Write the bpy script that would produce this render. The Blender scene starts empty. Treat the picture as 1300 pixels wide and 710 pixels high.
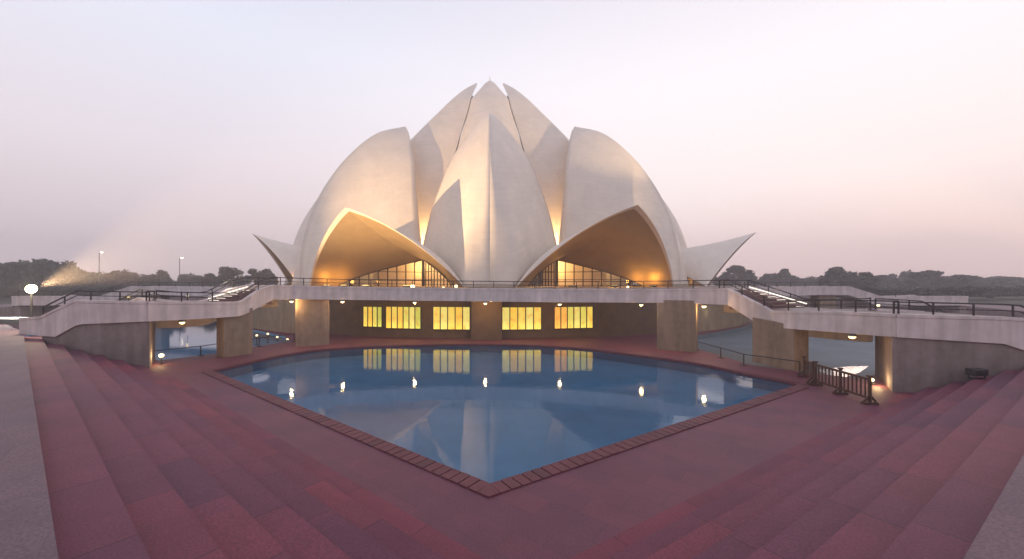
import bpy, bmesh, math, random
from mathutils import Vector, Matrix
random.seed(7)
R = math.radians
scn = bpy.context.scene
COL = scn.collection

# ------------------------------------------------------------------ camera
CZ = 5.6                       # eye height above the pool ledge (z = 0)
cam_d = bpy.data.cameras.new('camera')
cam_d.sensor_width = 36.0
cam_d.lens = 36.0 * 500 / 1300
cam_d.shift_x = 28 / 1300
cam_d.shift_y = 5 / 1300
cam_d.clip_start = 0.1
cam_d.clip_end = 4000
cam = bpy.data.objects.new('camera', cam_d)
cam.location = (0, 0, CZ)
cam.rotation_euler = (R(90), 0, 0)
COL.objects.link(cam)
scn.camera = cam

# ------------------------------------------------------------------ world
SUN_EL, SUN_AZ = 4.0, 48.0      # dusk: low behind the temple, to the right
w = bpy.data.worlds.new('World')
scn.world = w
w.use_nodes = True
nt = w.node_tree
nt.nodes.clear()
def wn(t, **k):
    n = nt.nodes.new(t)
    for a, b in k.items():
        setattr(n, a, b)
    return n
out = wn('ShaderNodeOutputWorld')
bg_n = wn('ShaderNodeBackground'); bg_n.inputs['Strength'].default_value = 0.005
sky = wn('ShaderNodeTexSky'); sky.sky_type = 'NISHITA'; sky.sun_disc = False
sky.sun_elevation = R(SUN_EL); sky.sun_rotation = R(SUN_AZ)
sky.dust_density = 4.0; sky.air_density = 1.4; sky.ozone_density = 2.0
nt.links.new(sky.outputs[0], bg_n.inputs[0])
tc = wn('ShaderNodeTexCoord')
sep = wn('ShaderNodeSeparateXYZ'); nt.links.new(tc.outputs['Generated'], sep.inputs[0])
def ramp(stops):
    r = wn('ShaderNodeValToRGB')
    els = r.color_ramp.elements
    while len(els) < len(stops):
        els.new(0.5)
    for e, (p, c) in zip(els, stops):
        e.position = p; e.color = (*c, 1)
    nt.links.new(sep.outputs['Z'], r.inputs[0])
    return r
SKY_L = [(0.0, (.76, .61, .62)), (.10, (.84, .71, .74)), (.25, (.92, .83, .89)), (.48, (.87, .89, 1.02)), (1.0, (.42, .45, .66))]
SKY_R = [(0.0, (1.04, .74, .70)), (.08, (1.14, .88, .84)), (.20, (1.18, 1.03, 1.01)), (.42, (1.12, 1.05, 1.09)), (1.0, (.48, .49, .68))]
rl, rr = ramp(SKY_L), ramp(SKY_R)
dot = wn('ShaderNodeVectorMath', operation='DOT_PRODUCT')
nt.links.new(tc.outputs['Generated'], dot.inputs[0])
dot.inputs[1].default_value = (math.sin(R(55)), math.cos(R(55)), 0)
mr = wn('ShaderNodeMapRange', interpolation_type='SMOOTHSTEP')
mr.inputs['From Min'].default_value = -0.05; mr.inputs['From Max'].default_value = 0.95
nt.links.new(dot.outputs['Value'], mr.inputs['Value'])
mixc = wn('ShaderNodeMix', data_type='RGBA')
nt.links.new(mr.outputs[0], mixc.inputs['Factor'])
nt.links.new(rl.outputs[0], mixc.inputs['A']); nt.links.new(rr.outputs[0], mixc.inputs['B'])
bg_g = wn('ShaderNodeBackground'); bg_g.inputs['Strength'].default_value = 1.0
nt.links.new(mixc.outputs['Result'], bg_g.inputs[0])
addw = wn('ShaderNodeAddShader')
nt.links.new(bg_n.outputs[0], addw.inputs[0]); nt.links.new(bg_g.outputs[0], addw.inputs[1])
nt.links.new(addw.outputs[0], out.inputs['Surface'])

# sun already at the horizon: very weak and soft
sun_d = bpy.data.lights.new('sun', 'SUN'); sun_d.energy = 0.25; sun_d.angle = R(14); sun_d.color = (1, .74, .62)
sun = bpy.data.objects.new('sun', sun_d); COL.objects.link(sun)
d = Vector((-math.sin(R(SUN_AZ)) * math.cos(R(8)), -math.cos(R(SUN_AZ)) * math.cos(R(8)), -math.sin(R(8))))
sun.rotation_euler = d.to_track_quat('-Z', 'Y').to_euler()
sun.location = (60, 200, 60)

vs = scn.view_settings
vs.view_transform = 'Standard'; vs.look = 'None'; vs.exposure = 0.0; vs.gamma = 1.0
vs.use_curve_mapping = False
cy = scn.cycles
cy.use_denoising = True
cy.max_bounces = 8; cy.diffuse_bounces = 3; cy.glossy_bounces = 4; cy.transparent_max_bounces = 12
cy.volume_bounces = 2
cy.sample_clamp_indirect = 4.0
cy.caustics_reflective = False; cy.caustics_refractive = False

# ------------------------------------------------------------------ materials
MAT = {}
def nodes_of(name):
    m = bpy.data.materials.new(name); m.use_nodes = True
    MAT[name] = m
    t = m.node_tree
    return m, t, t.nodes['Principled BSDF']
def mk(t, ty, **k):
    n = t.nodes.new(ty)
    for a, b in k.items():
        setattr(n, a, b)
    return n
def plain(name, col, rough=.7, var=.12, scale=3.0, bump=.0, bscale=40, metal=0, stain=0.0, emis=None, es=0):
    m, t, p = nodes_of(name)
    tcn = mk(t, 'ShaderNodeTexCoord')
    nz = mk(t, 'ShaderNodeTexNoise'); nz.inputs['Scale'].default_value = scale; nz.inputs['Detail'].default_value = 6
    nz.inputs['Roughness'].default_value = .62
    t.links.new(tcn.outputs['Object'], nz.inputs['Vector'])
    cr = mk(t, 'ShaderNodeValToRGB')
    cr.color_ramp.elements[0].position = .3; cr.color_ramp.elements[1].position = .7
    cr.color_ramp.elements[0].color = tuple(c * (1 - var) for c in col) + (1,)
    cr.color_ramp.elements[1].color = tuple(min(1, c * (1 + var)) for c in col) + (1,)
    t.links.new(nz.outputs['Fac'], cr.inputs[0])
    src = cr.outputs[0]
    if stain:
        mp = mk(t, 'ShaderNodeMapping'); mp.inputs['Scale'].default_value = (1.6, 1.6, .18)
        t.links.new(tcn.outputs['Object'], mp.inputs[0])
        n2 = mk(t, 'ShaderNodeTexNoise'); n2.inputs['Scale'].default_value = 1.3; n2.inputs['Detail'].default_value = 8
        t.links.new(mp.outputs[0], n2.inputs['Vector'])
        r2 = mk(t, 'ShaderNodeValToRGB'); r2.color_ramp.elements[0].position = .38; r2.color_ramp.elements[1].position = .66
        r2.color_ramp.elements[0].color = (1 - stain, 1 - stain, 1 - stain * 1.05, 1); r2.color_ramp.elements[1].color = (1, 1, 1, 1)
        t.links.new(n2.outputs['Fac'], r2.inputs[0])
        mx = mk(t, 'ShaderNodeMix', data_type='RGBA', blend_type='MULTIPLY'); mx.inputs['Factor'].default_value = 1
        t.links.new(src, mx.inputs['A']); t.links.new(r2.outputs[0], mx.inputs['B'])
        src = mx.outputs['Result']
    t.links.new(src, p.inputs['Base Color'])
    p.inputs['Roughness'].default_value = rough
    p.inputs['Metallic'].default_value = metal
    if bump:
        nb = mk(t, 'ShaderNodeTexNoise'); nb.inputs['Scale'].default_value = bscale; nb.inputs['Detail'].default_value = 4
        t.links.new(tcn.outputs['Object'], nb.inputs['Vector'])
        bp = mk(t, 'ShaderNodeBump'); bp.inputs['Strength'].default_value = bump; bp.inputs['Distance'].default_value = .02
        t.links.new(nb.outputs['Fac'], bp.inputs['Height']); t.links.new(bp.outputs[0], p.inputs['Normal'])
    if emis:
        p.inputs['Emission Color'].default_value = (*emis, 1); p.inputs['Emission Strength'].default_value = es
    return m

def brick_mat(name, c1, c2, mortar, bw, bh, ms, rough=.75, offset=.5, var=.25, nscale=.6, joint_mix=1.0, bump=.15, patch=None, grain=.22):
    """slabs laid out in UV metres, each with its own tone"""
    m, t, p = nodes_of(name)
    uv = mk(t, 'ShaderNodeTexCoord')
    br = mk(t, 'ShaderNodeTexBrick'); br.offset = offset
    br.inputs['Color1'].default_value = (*c1, 1); br.inputs['Color2'].default_value = (*c2, 1)
    br.inputs['Mortar'].default_value = (*mortar, 1)
    br.inputs['Scale'].default_value = 1; br.inputs['Mortar Size'].default_value = ms
    br.inputs['Mortar Smooth'].default_value = .2; br.inputs['Bias'].default_value = 0
    br.inputs['Brick Width'].default_value = bw; br.inputs['Row Height'].default_value = bh
    t.links.new(uv.outputs['UV'], br.inputs['Vector'])
    nz = mk(t, 'ShaderNodeTexNoise'); nz.inputs['Scale'].default_value = nscale; nz.inputs['Detail'].default_value = 7
    nz.inputs['Roughness'].default_value = .65
    t.links.new(uv.outputs['Object'], nz.inputs['Vector'])
    cr = mk(t, 'ShaderNodeValToRGB'); cr.color_ramp.elements[0].position = .28; cr.color_ramp.elements[1].position = .72
    cr.color_ramp.elements[0].color = (1 - var, 1 - var, 1 - var, 1); cr.color_ramp.elements[1].color = (1 + var * .6,) * 3 + (1,)
    t.links.new(nz.outputs['Fac'], cr.inputs[0])
    mx = mk(t, 'ShaderNodeMix', data_type='RGBA', blend_type='MULTIPLY'); mx.inputs['Factor'].default_value = 1
    t.links.new(br.outputs['Color'], mx.inputs['A']); t.links.new(cr.outputs[0], mx.inputs['B'])
    n3 = mk(t, 'ShaderNodeTexNoise'); n3.inputs['Scale'].default_value = 26; n3.inputs['Detail'].default_value = 3
    t.links.new(uv.outputs['Object'], n3.inputs['Vector'])
    c3 = mk(t, 'ShaderNodeValToRGB'); c3.color_ramp.elements[0].position = .3; c3.color_ramp.elements[1].position = .7
    c3.color_ramp.elements[0].color = (1 - 1.5 * grain, 1 - 1.5 * grain, 1 - 1.4 * grain, 1); c3.color_ramp.elements[1].color = (1 + grain, 1 + grain, 1 + grain, 1)
    t.links.new(n3.outputs['Fac'], c3.inputs[0])
    m2 = mk(t, 'ShaderNodeMix', data_type='RGBA', blend_type='MULTIPLY'); m2.inputs['Factor'].default_value = 1
    t.links.new(mx.outputs['Result'], m2.inputs['A']); t.links.new(c3.outputs[0], m2.inputs['B'])
    src = m2.outputs['Result']
    if patch:      # a second, larger set of slab tones over the first
        b2 = mk(t, 'ShaderNodeTexBrick'); b2.offset = .37
        b2.inputs['Color1'].default_value = (*patch[0], 1); b2.inputs['Color2'].default_value = (*patch[1], 1)
        b2.inputs['Mortar'].default_value = (1, 1, 1, 1); b2.inputs['Scale'].default_value = 1
        b2.inputs['Mortar Size'].default_value = 0; b2.inputs['Brick Width'].default_value = patch[2]; b2.inputs['Row Height'].default_value = patch[3]
        t.links.new(uv.outputs['UV'], b2.inputs['Vector'])
        m3 = mk(t, 'ShaderNodeMix', data_type='RGBA', blend_type='MULTIPLY'); m3.inputs['Factor'].default_value = 1
        t.links.new(src, m3.inputs['A']); t.links.new(b2.outputs['Color'], m3.inputs['B'])
        src = m3.outputs['Result']
    t.links.new(src, p.inputs['Base Color'])
    p.inputs['Roughness'].default_value = rough
    bp = mk(t, 'ShaderNodeBump'); bp.inputs['Strength'].default_value = bump; bp.inputs['Distance'].default_value = .01
    t.links.new(n3.outputs['Fac'], bp.inputs['Height']); t.links.new(bp.outputs[0], p.inputs['Normal'])
    return m

brick_mat('marble', (.80, .705, .595), (.765, .675, .57), (.68, .60, .51), 1.7, .85, .022, rough=.55, var=.10, nscale=.35, bump=.05, grain=.06)
plain('marble_lamp_tint', (.32, .235, .135), .7, .10, .5)  # underside of the white shells: lamp amber and shade mixed into the base colour
plain('plaster', (.72, .61, .585), .75, .12, 1.2, bump=.2, stain=.22)
plain('pier_stone', (.31, .22, .15), .8, .16, 2.0, bump=.3, stain=.28)
plain('abutment_stone', (.28, .215, .20), .85, .18, 1.5, bump=.4, stain=.25)
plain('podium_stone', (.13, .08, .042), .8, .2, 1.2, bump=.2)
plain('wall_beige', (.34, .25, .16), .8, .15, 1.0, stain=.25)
brick_mat('red_steps', (.215, .043, .066), (.148, .036, .062), (.075, .018, .028), 2.7, 1.0, .013, rough=.7, offset=.43, var=.22, nscale=.55,
          patch=((1.12, 1.0, .95), (.85, .92, 1.02), 6.3, 2.0))
brick_mat('red_ledge', (.185, .048, .070), (.145, .044, .066), (.11, .04, .048), 1.5, .8, .010, rough=.62, var=.2, nscale=.5)
brick_mat('plaza_stone', (.20, .115, .122), (.17, .105, .115), (.13, .075, .08), 2.4, 1.6, .006, rough=.75, var=.22, nscale=.5)
brick_mat('coping_stone', (.165, .042, .050), (.115, .034, .042), (.05, .02, .02), 50, 50, .0, rough=.65, var=.25, nscale=1.2)
plain('joint_dark', (.02, .012, .012), .9)
plain('stair_red', (.12, .05, .05), .8, .2, 2)
plain('terrace', (.30, .24, .22), .8, .15, 1)
plain('rail_dark', (.035, .03, .032), .5, .2, 3, metal=.3)
plain('wood_dark', (.075, .032, .02), .6, .25, 5)
plain('frame_dark', (.03, .022, .018), .5, .2, 3)
plain('pool_dry', (.12, .15, .17), .7, .2, .3)
plain('pool_tile', (.15, .36, .53), .6, .12, .5)
plain('bark', (.06, .045, .04), .9, .3, 4)
plain('lamp_metal', (.08, .08, .08), .4, .1, 3, metal=.6)
plain('brass', (.55, .38, .12), .35, .1, 5, metal=.9)
plain('lawn', (.045, .05, .026), .95, .35, .15)
plain('lamp_lit', (.9, .8, .6), .5, 0, 1, emis=(1, .74, .36), es=2.6)
plain('flood_lit', (.9, .85, .7), .5, 0, 1, emis=(1, .84, .55), es=60)
plain('reflector_glare', (.9, .8, .6), .4, 0, 1, emis=(1, .70, .36), es=1.5)  # warm glare round the flood lens, put into the reflector as emission
plain('strip_lit', (.9, .9, .8), .5, 0, 1, emis=(1, .92, .76), es=1.4)
plain('street_lit', (.9, .9, .8), .5, 0, 1, emis=(1, .80, .55), es=6)
plain('uplight_lit', (.9, .8, .5), .5, 0, 1, emis=(1, .66, .20), es=2.2)

def leaf_mat(name, c):
    m, t, p = nodes_of(name)
    oi = mk(t, 'ShaderNodeObjectInfo'); g = mk(t, 'ShaderNodeNewGeometry')
    nz = mk(t, 'ShaderNodeTexNoise'); nz.inputs['Scale'].default_value = .5; nz.inputs['Detail'].default_value = 3
    t.links.new(g.outputs['Position'], nz.inputs['Vector'])
    cr = mk(t, 'ShaderNodeValToRGB'); cr.color_ramp.elements[0].position = .35; cr.color_ramp.elements[1].position = .65
    cr.color_ramp.elements[0].color = (*[x * .7 for x in c], 1); cr.color_ramp.elements[1].color = (*[x * 1.35 for x in c], 1)
    t.links.new(nz.outputs['Fac'], cr.inputs[0])
    t.links.new(cr.outputs[0], p.inputs['Base Color']); p.inputs['Roughness'].default_value = .7
    return m
leaf_mat('leaf', (.045, .055, .028)); leaf_mat('leaf_red', (.085, .05, .035))

# water: clear surface, Fresnel mirror over a blue-tiled floor
m, t, p = nodes_of('water')
t.nodes.remove(p)
o = t.nodes['Material Output']
tr = mk(t, 'ShaderNodeBsdfTransparent'); tr.inputs[0].default_value = (.72, .90, .95, 1)
gl = mk(t, 'ShaderNodeBsdfGlossy'); gl.inputs['Roughness'].default_value = .045
gl.inputs['Color'].default_value = (1, 1, 1, 1)
fr = mk(t, 'ShaderNodeFresnel'); fr.inputs['IOR'].default_value = 1.36
tcn = mk(t, 'ShaderNodeTexCoord')
nz = mk(t, 'ShaderNodeTexNoise'); nz.inputs['Scale'].default_value = 2.2; nz.inputs['Detail'].default_value = 2
t.links.new(tcn.outputs['Object'], nz.inputs['Vector'])
bp = mk(t, 'ShaderNodeBump'); bp.inputs['Strength'].default_value = .07; bp.inputs['Distance'].default_value = .05
t.links.new(nz.outputs['Fac'], bp.inputs['Height'])
t.links.new(bp.outputs[0], gl.inputs['Normal'])
mx = mk(t, 'ShaderNodeMixShader')
t.links.new(fr.outputs[0], mx.inputs[0]); t.links.new(tr.outputs[0], mx.inputs[1]); t.links.new(gl.outputs[0], mx.inputs[2])
t.links.new(mx.outputs[0], o.inputs['Surface'])

m, t, p = nodes_of('glass')
t.nodes.remove(p); o = t.nodes['Material Output']
tr = mk(t, 'ShaderNodeBsdfTransparent'); tr.inputs[0].default_value = (.92, .9, .86, 1)
gl = mk(t, 'ShaderNodeBsdfGlossy'); gl.inputs['Roughness'].default_value = .03
fr = mk(t, 'ShaderNodeFresnel'); fr.inputs['IOR'].default_value = 1.45
mx = mk(t, 'ShaderNodeMixShader')
t.links.new(fr.outputs[0], mx.inputs[0]); t.links.new(tr.outputs[0], mx.inputs[1]); t.links.new(gl.outputs[0], mx.inputs[2])
t.links.new(mx.outputs[0], o.inputs['Surface'])

def panel_mat(name, stops, blobs):
    """backlit exhibition panes: one tint per pane, glow painted brighter towards the sill"""
    m, t, p = nodes_of(name)
    uv = mk(t, 'ShaderNodeTexCoord'); s = mk(t, 'ShaderNodeSeparateXYZ'); t.links.new(uv.outputs['UV'], s.inputs[0])
    cr = mk(t, 'ShaderNodeValToRGB'); cr.color_ramp.interpolation = 'CONSTANT'
    els = cr.color_ramp.elements
    while len(els) < len(stops): els.new(.5)
    for i, (e, c) in enumerate(zip(els, stops)):
        e.position = i / len(stops); e.color = (*c, 1)
    t.links.new(s.outputs['X'], cr.inputs[0])
    # light falloff painted into the glow colour: brightest at the sill, fading upward
    v = mk(t, 'ShaderNodeValToRGB')
    ve = v.color_ramp.elements; ve[0].position = 0; ve[0].color = (1.0, 1.0, 1.0, 1); ve[1].position = .45; ve[1].color = (.62, .62, .62, 1)
    t.links.new(s.outputs['Y'], v.inputs[0])
    mx = mk(t, 'ShaderNodeMix', data_type='RGBA', blend_type='MULTIPLY'); mx.inputs['Factor'].default_value = 1
    t.links.new(cr.outputs[0], mx.inputs['A']); t.links.new(v.outputs[0], mx.inputs['B'])
    nz = mk(t, 'ShaderNodeTexNoise'); nz.inputs['Scale'].default_value = 2.3; nz.inputs['Detail'].default_value = 4
    mp = mk(t, 'ShaderNodeMapping'); mp.inputs['Scale'].default_value = (4, 1.6, 1); mp.inputs['Location'].default_value = (blobs, blobs * 2, 0)
    t.links.new(uv.outputs['UV'], mp.inputs[0]); t.links.new(mp.outputs[0], nz.inputs['Vector'])
    r2 = mk(t, 'ShaderNodeValToRGB'); r2.color_ramp.elements[0].position = .30; r2.color_ramp.elements[1].position = .50
    r2.color_ramp.elements[0].color = (.95, .62, .3, 1); r2.color_ramp.elements[1].color = (1, 1, 1, 1)
    t.links.new(nz.outputs['Fac'], r2.inputs[0])
    m2 = mk(t, 'ShaderNodeMix', data_type='RGBA', blend_type='MULTIPLY'); m2.inputs['Factor'].default_value = 1
    t.links.new(mx.outputs['Result'], m2.inputs['A']); t.links.new(r2.outputs[0], m2.inputs['B'])
    p.inputs['Base Color'].default_value = (.2, .2, .1, 1)
    t.links.new(m2.outputs['Result'], p.inputs['Emission Color']); p.inputs['Emission Strength'].default_value = 1.45
    return m
Y1, Y2, Y3, GR, GR2, OR = (.97, .66, .09), (1.0, .58, .05), (.92, .72, .16), (.60, .56, .07), (.80, .66, .10), (1.0, .46, .06)
panel_mat('pane_glow_a', [Y1, Y2, GR2, GR], 1.3)
panel_mat('pane_glow_b', [Y2, Y1, Y2, GR2, Y3, GR], 4.1)
panel_mat('pane_glow_c', [Y1, Y3, Y1, Y2, Y3], 7.7)
panel_mat('pane_glow_d', [Y3, Y2, Y1, Y3, Y1], 2.2)
panel_mat('pane_glow_e', [OR, OR, GR2, Y3, GR2, Y1], 9.0)

# ------------------------------------------------------------------ mesh helpers
class MB:
    def __init__(s):
        s.v = []; s.f = []; s.uv = []
    def add(s, verts, faces, uvs=None):
        b = len(s.v); s.v += [tuple(x) for x in verts]
        for i, f in enumerate(faces):
            s.f.append([b + k for k in f])
            s.uv.append(uvs[i] if uvs else None)
    def box8(s, p):      # 4 bottom (ccw from above) then 4 top
        s.add(p, [(3, 2, 1, 0), (4, 5, 6, 7), (0, 1, 5, 4), (1, 2, 6, 5), (2, 3, 7, 6), (3, 0, 4, 7)])
    def box(s, c, size, rz=0):
        cx, cyy, cz = c; a, b, h = (k / 2 for k in size)
        co, si = math.cos(rz), math.sin(rz)
        q = [(-a, -b), (a, -b), (a, b), (-a, b)]
        pts = [(cx + x * co - y * si, cyy + x * si + y * co) for x, y in q]
        s.box8([(x, y, cz - h) for x, y in pts] + [(x, y, cz + h) for x, y in pts])
    def bar(s, a, b, wd, ht=None):
        a, b = Vector(a), Vector(b); ht = ht or wd
        dr = (b - a)
        if dr.length < 1e-6: return
        dr.normalize()
        up = Vector((0, 0, 1)) if abs(dr.z) < .95 else Vector((1, 0, 0))
        sd = dr.cross(up).normalized(); up = sd.cross(dr).normalized()
        q = [(-1, -1), (1, -1), (1, 1), (-1, 1)]
        A = [a + sd * (x * wd / 2) + up * (y * ht / 2) for x, y in q]
        B = [b + sd * (x * wd / 2) + up * (y * ht / 2) for x, y in q]
        s.add(A + B, [(0, 1, 2, 3), (7, 6, 5, 4), (0, 4, 5, 1), (1, 5, 6, 2), (2, 6, 7, 3), (3, 7, 4, 0)])
    def tube(s, pts, rad, n=8):
        rings = []
        pts = [Vector(p) for p in pts]
        rad = rad if isinstance(rad, (list, tuple)) else [rad] * len(pts)
        for i, p in enumerate(pts):
            dr = (pts[min(i + 1, len(pts) - 1)] - pts[max(i - 1, 0)]).normalized()
            up = Vector((0, 0, 1)) if abs(dr.z) < .9 else Vector((1, 0, 0))
            sd = dr.cross(up).normalized(); u2 = sd.cross(dr)
            rings.append([p + (sd * math.cos(2 * math.pi * k / n) + u2 * math.sin(2 * math.pi * k / n)) * rad[i] for k in range(n)])
        vv = [x for r in rings for x in r]
        ff = []
        for i in range(len(pts) - 1):
            for k in range(n):
                ff.append((i * n + k, i * n + (k + 1) % n, (i + 1) * n + (k + 1) % n, (i + 1) * n + k))
        ff.append(tuple(range(n))[::-1]); ff.append(tuple((len(pts) - 1) * n + k for k in range(n)))
        s.add(vv, ff)
    def sphere(s, c, r, sx=1, sz=1, n=10, m=6):
        c = Vector(c)
        vv = [c + Vector((0, 0, r * sz))]
        for i in range(1, m):
            a = math.pi * i / m
            for k in range(n):
                b = 2 * math.pi * k / n
                vv.append(c + Vector((r * sx * math.sin(a) * math.cos(b), r * sx * math.sin(a) * math.sin(b), r * sz * math.cos(a))))
        vv.append(c - Vector((0, 0, r * sz)))
        ff = []
        for k in range(n): ff.append((0, 1 + k, 1 + (k + 1) % n))
        for i in range(m - 2):
            for k in range(n):
                ff.append((1 + i * n + k, 1 + (i + 1) * n + k, 1 + (i + 1) * n + (k + 1) % n, 1 + i * n + (k + 1) % n))
        L = len(vv) - 1
        for k in range(n): ff.append((L, 1 + (m - 2) * n + (k + 1) % n, 1 + (m - 2) * n + k))
        s.add(vv, ff)
    def grid(s, P, uvf=None, flip=False):      # P[i][j]
        n, mm = len(P), len(P[0])
        vv = [x for r in P for x in r]; ff = []; uu = []
        for i in range(n - 1):
            for j in range(mm - 1):
                q = [(i, j), (i + 1, j), (i + 1, j + 1), (i, j + 1)]
                if flip: q = q[::-1]
                ff.append([a * mm + b for a, b in q])
                uu.append([uvf(a, b) for a, b in q] if uvf else None)
        s.add(vv, ff, uu if uvf else None)
    def build(s, name, mat, parent=None, smooth=False, bevel=0, solid=0):
        me = bpy.data.meshes.new(name)
        me.from_pydata(s.v, [], s.f)
        if any(u for u in s.uv):
            lay = me.uv_layers.new(name='UVMap'); k = 0
            for f, u in zip(s.f, s.uv):
                for i in range(len(f)):
                    lay.data[k].uv = u[i] if u else (0, 0); k += 1
        me.materials.append(MAT[mat] if isinstance(mat, str) else mat)
        if smooth:
            for pl in me.polygons: pl.use_smooth = True
        me.update()
        o = bpy.data.objects.new(name, me); COL.objects.link(o)
        if parent:
            o.parent = parent
            pl = parent_loc(parent)
            if pl.length > 0:
                for vtx in me.vertices: vtx.co -= pl
        if bevel:
            b = o.modifiers.new('bevel', 'BEVEL'); b.width = bevel; b.segments = 2; b.limit_method = 'ANGLE'
        if solid:
            b = o.modifiers.new('solid', 'SOLIDIFY'); b.thickness = solid; b.offset = -1
        return o
def parent_loc(o):
    l = Vector(o.location)
    while o.parent:
        o = o.parent; l = l + Vector(o.location)
    return l
def tag(o, label=None, cat=None, group=None, kind=None):
    if label: o['label'] = label
    if cat: o['category'] = cat
    if group: o['group'] = group
    if kind: o['kind'] = kind
    return o
def empty(name, loc, label, cat, group=None):
    o = bpy.data.objects.new(name, None); COL.objects.link(o); o.location = loc
    o.empty_display_size = .5
    return tag(o, label, cat, group)
def struct(o): return tag(o, kind='structure')
def copy_tree(o, parent=None):
    c = o.copy(); COL.objects.link(c); c.parent = parent
    for ch in list(o.children): copy_tree(ch, c)
    return c
def poly_obj(name, outer, holes, z, mat, parent=None, uvdir=0.0):
    bm = bmesh.new(); edges = []
    for loop in [outer] + holes:
        vs_ = [bm.verts.new((x, y, z)) for x, y in loop]
        for i in range(len(vs_)):
            edges.append(bm.edges.new((vs_[i], vs_[(i + 1) % len(vs_)])))
    bmesh.ops.triangle_fill(bm, use_beauty=True, use_dissolve=False, edges=edges, normal=(0, 0, 1))
    lay = bm.loops.layers.uv.new('UVMap')
    co, si = math.cos(uvdir), math.sin(uvdir)
    for f in bm.faces:
        if f.normal.z < 0: f.normal_flip()
        for l in f.loops:
            x, y = l.vert.co.x, l.vert.co.y
            l[lay].uv = (x * co + y * si, -x * si + y * co)
    me = bpy.data.meshes.new(name); bm.to_mesh(me); bm.free()
    me.materials.append(MAT[mat])
    o = bpy.data.objects.new(name, me); COL.objects.link(o)
    if parent: o.parent = parent
    return o
def light(name, loc, energy, col, rad=.15, parent=None, typ='POINT'):
    l = bpy.data.lights.new(name, typ); l.energy = energy; l.color = col
    if typ in ('POINT', 'SPOT'): l.shadow_soft_size = rad
    o = bpy.data.objects.new(name, l); COL.objects.link(o)
    o.location = loc
    if parent:
        o.parent = parent; o.location = Vector(loc) - parent_loc(parent)
    return o
def interp(x, pts):
    pts = sorted(pts)
    if x <= pts[0][0]: return pts[0][1]
    for (a, b), (c, d_) in zip(pts, pts[1:]):
        if x <= c: return b + (d_ - b) * (x - a) / (c - a)
    return pts[-1][1]
def smooth_interp(x, pts):
    """Catmull-Rom through sorted (x, y)"""
    pts = sorted(pts); n = len(pts)
    if x <= pts[0][0]: return pts[0][1]
    if x >= pts[-1][0]: return pts[-1][1]
    for i in range(n - 1):
        if x <= pts[i + 1][0]:
            x0, y0 = pts[i]; x1, y1 = pts[i + 1]
            m0 = (y1 - pts[i - 1][1]) / (x1 - pts[i - 1][0]) if i > 0 else (y1 - y0) / (x1 - x0)
            m1 = (pts[i + 2][1] - y0) / (pts[i + 2][0] - x0) if i + 2 < n else (y1 - y0) / (x1 - x0)
            hh = x1 - x0; tt = (x - x0) / hh
            return (2 * tt**3 - 3 * tt**2 + 1) * y0 + (tt**3 - 2 * tt**2 + tt) * hh * m0 + (-2 * tt**3 + 3 * tt**2) * y1 + (tt**3 - tt**2) * hh * m1
def crom(pts, per=6):
    P = [Vector((*p, 0)) if len(p) == 2 else Vector(p) for p in pts]; out_ = []
    for i in range(len(P) - 1):
        p0 = P[max(i - 1, 0)]; p1 = P[i]; p2 = P[i + 1]; p3 = P[min(i + 2, len(P) - 1)]
        for k in range(per):
            tt = k / per
            out_.append(.5 * ((2 * p1) + (-p0 + p2) * tt + (2 * p0 - 5 * p1 + 4 * p2 - p3) * tt * tt + (-p0 + 3 * p1 - 3 * p2 + p3) * tt**3))
    out_.append(P[-1])
    return [(v.x, v.y) for v in out_]

TC = Vector((0, 87, 0))               # temple centre
def pol(r, az, h):                    # h above eye level
    a = R(az)
    return Vector((r * math.sin(a), TC.y - r * math.cos(a), CZ + h))

# ------------------------------------------------------------------ ground levels
PLZ = 2.2
thL, thR = R(39.7), R(31.9)
nL = Vector((math.sin(thL), math.cos(thL))); dL = Vector((-math.cos(thL), math.sin(thL)))
nR = Vector((-math.sin(thR), math.cos(thR))); dR = Vector((math.cos(thR), math.sin(thR)))
def corner(a, b):                     # nL.p = a and nR.p = b
    det = nL.x * nR.y - nL.y * nR.x
    return Vector(((a * nR.y - b * nL.y) / det, (nL.x * b - nR.x * a) / det))
YL, YR = 27.5, 21.0                   # flights end inside the abutments
def endL(a): return Vector(((a - nL.y * YL) / nL.x, YL))
def endR(b): return Vector(((b - nR.y * YR) / nR.x, YR))
NST = 7
aL0, aL1, aR0, aR1 = .34, 6.1, 1.04, 5.96

# pool outline (anticlockwise from the front corner)
V0 = (0, 10.9)
back = crom([(16.9, 21.6), (17.1, 22.4), (15.9, 24.6), (14.5, 27.7), (11.4, 31.0), (6.9, 34.6), (0, 36.3), (-7.7, 35.7), (-13.6, 33.8), (-15.9, 31.4), (-17.0, 28.6), (-17.85, 25.2)], 5)
pool0 = [V0] + back
poolL = [(-27, 30.8), (-24.1, 28.6), (-21.9, 31.8), (-20.9, 34.6), (-19.4, 38.2), (-22, 42), (-27, 46.2), (-34, 52), (-42, 60), (-52, 58), (-56, 50), (-48, 40), (-37, 34)]
poolR = [(21.7, 23.2), (30, 27.5), (44, 31), (58, 42), (60, 52), (50, 60), (42, 61), (33, 51), (26, 45.2), (20, 40.5), (17.9, 37), (17.8, 33), (17.9, 27)]
poolR = poolR[::1]
ledge_c = corner(aL1, aR1)
basin = [tuple(ledge_c), tuple(endR(aR1)), (36, 21.2)]
for k in range(28, 333, 8):
    q = pol(78, k, 0); basin.append((q.x, q.y))
basin += [(-36, 27.6), tuple(endL(aL1))]
struct(poly_obj('pool_ledge', basin, [pool0, poolL, poolR], 0.0, 'red_ledge', uvdir=-thL))
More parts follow.
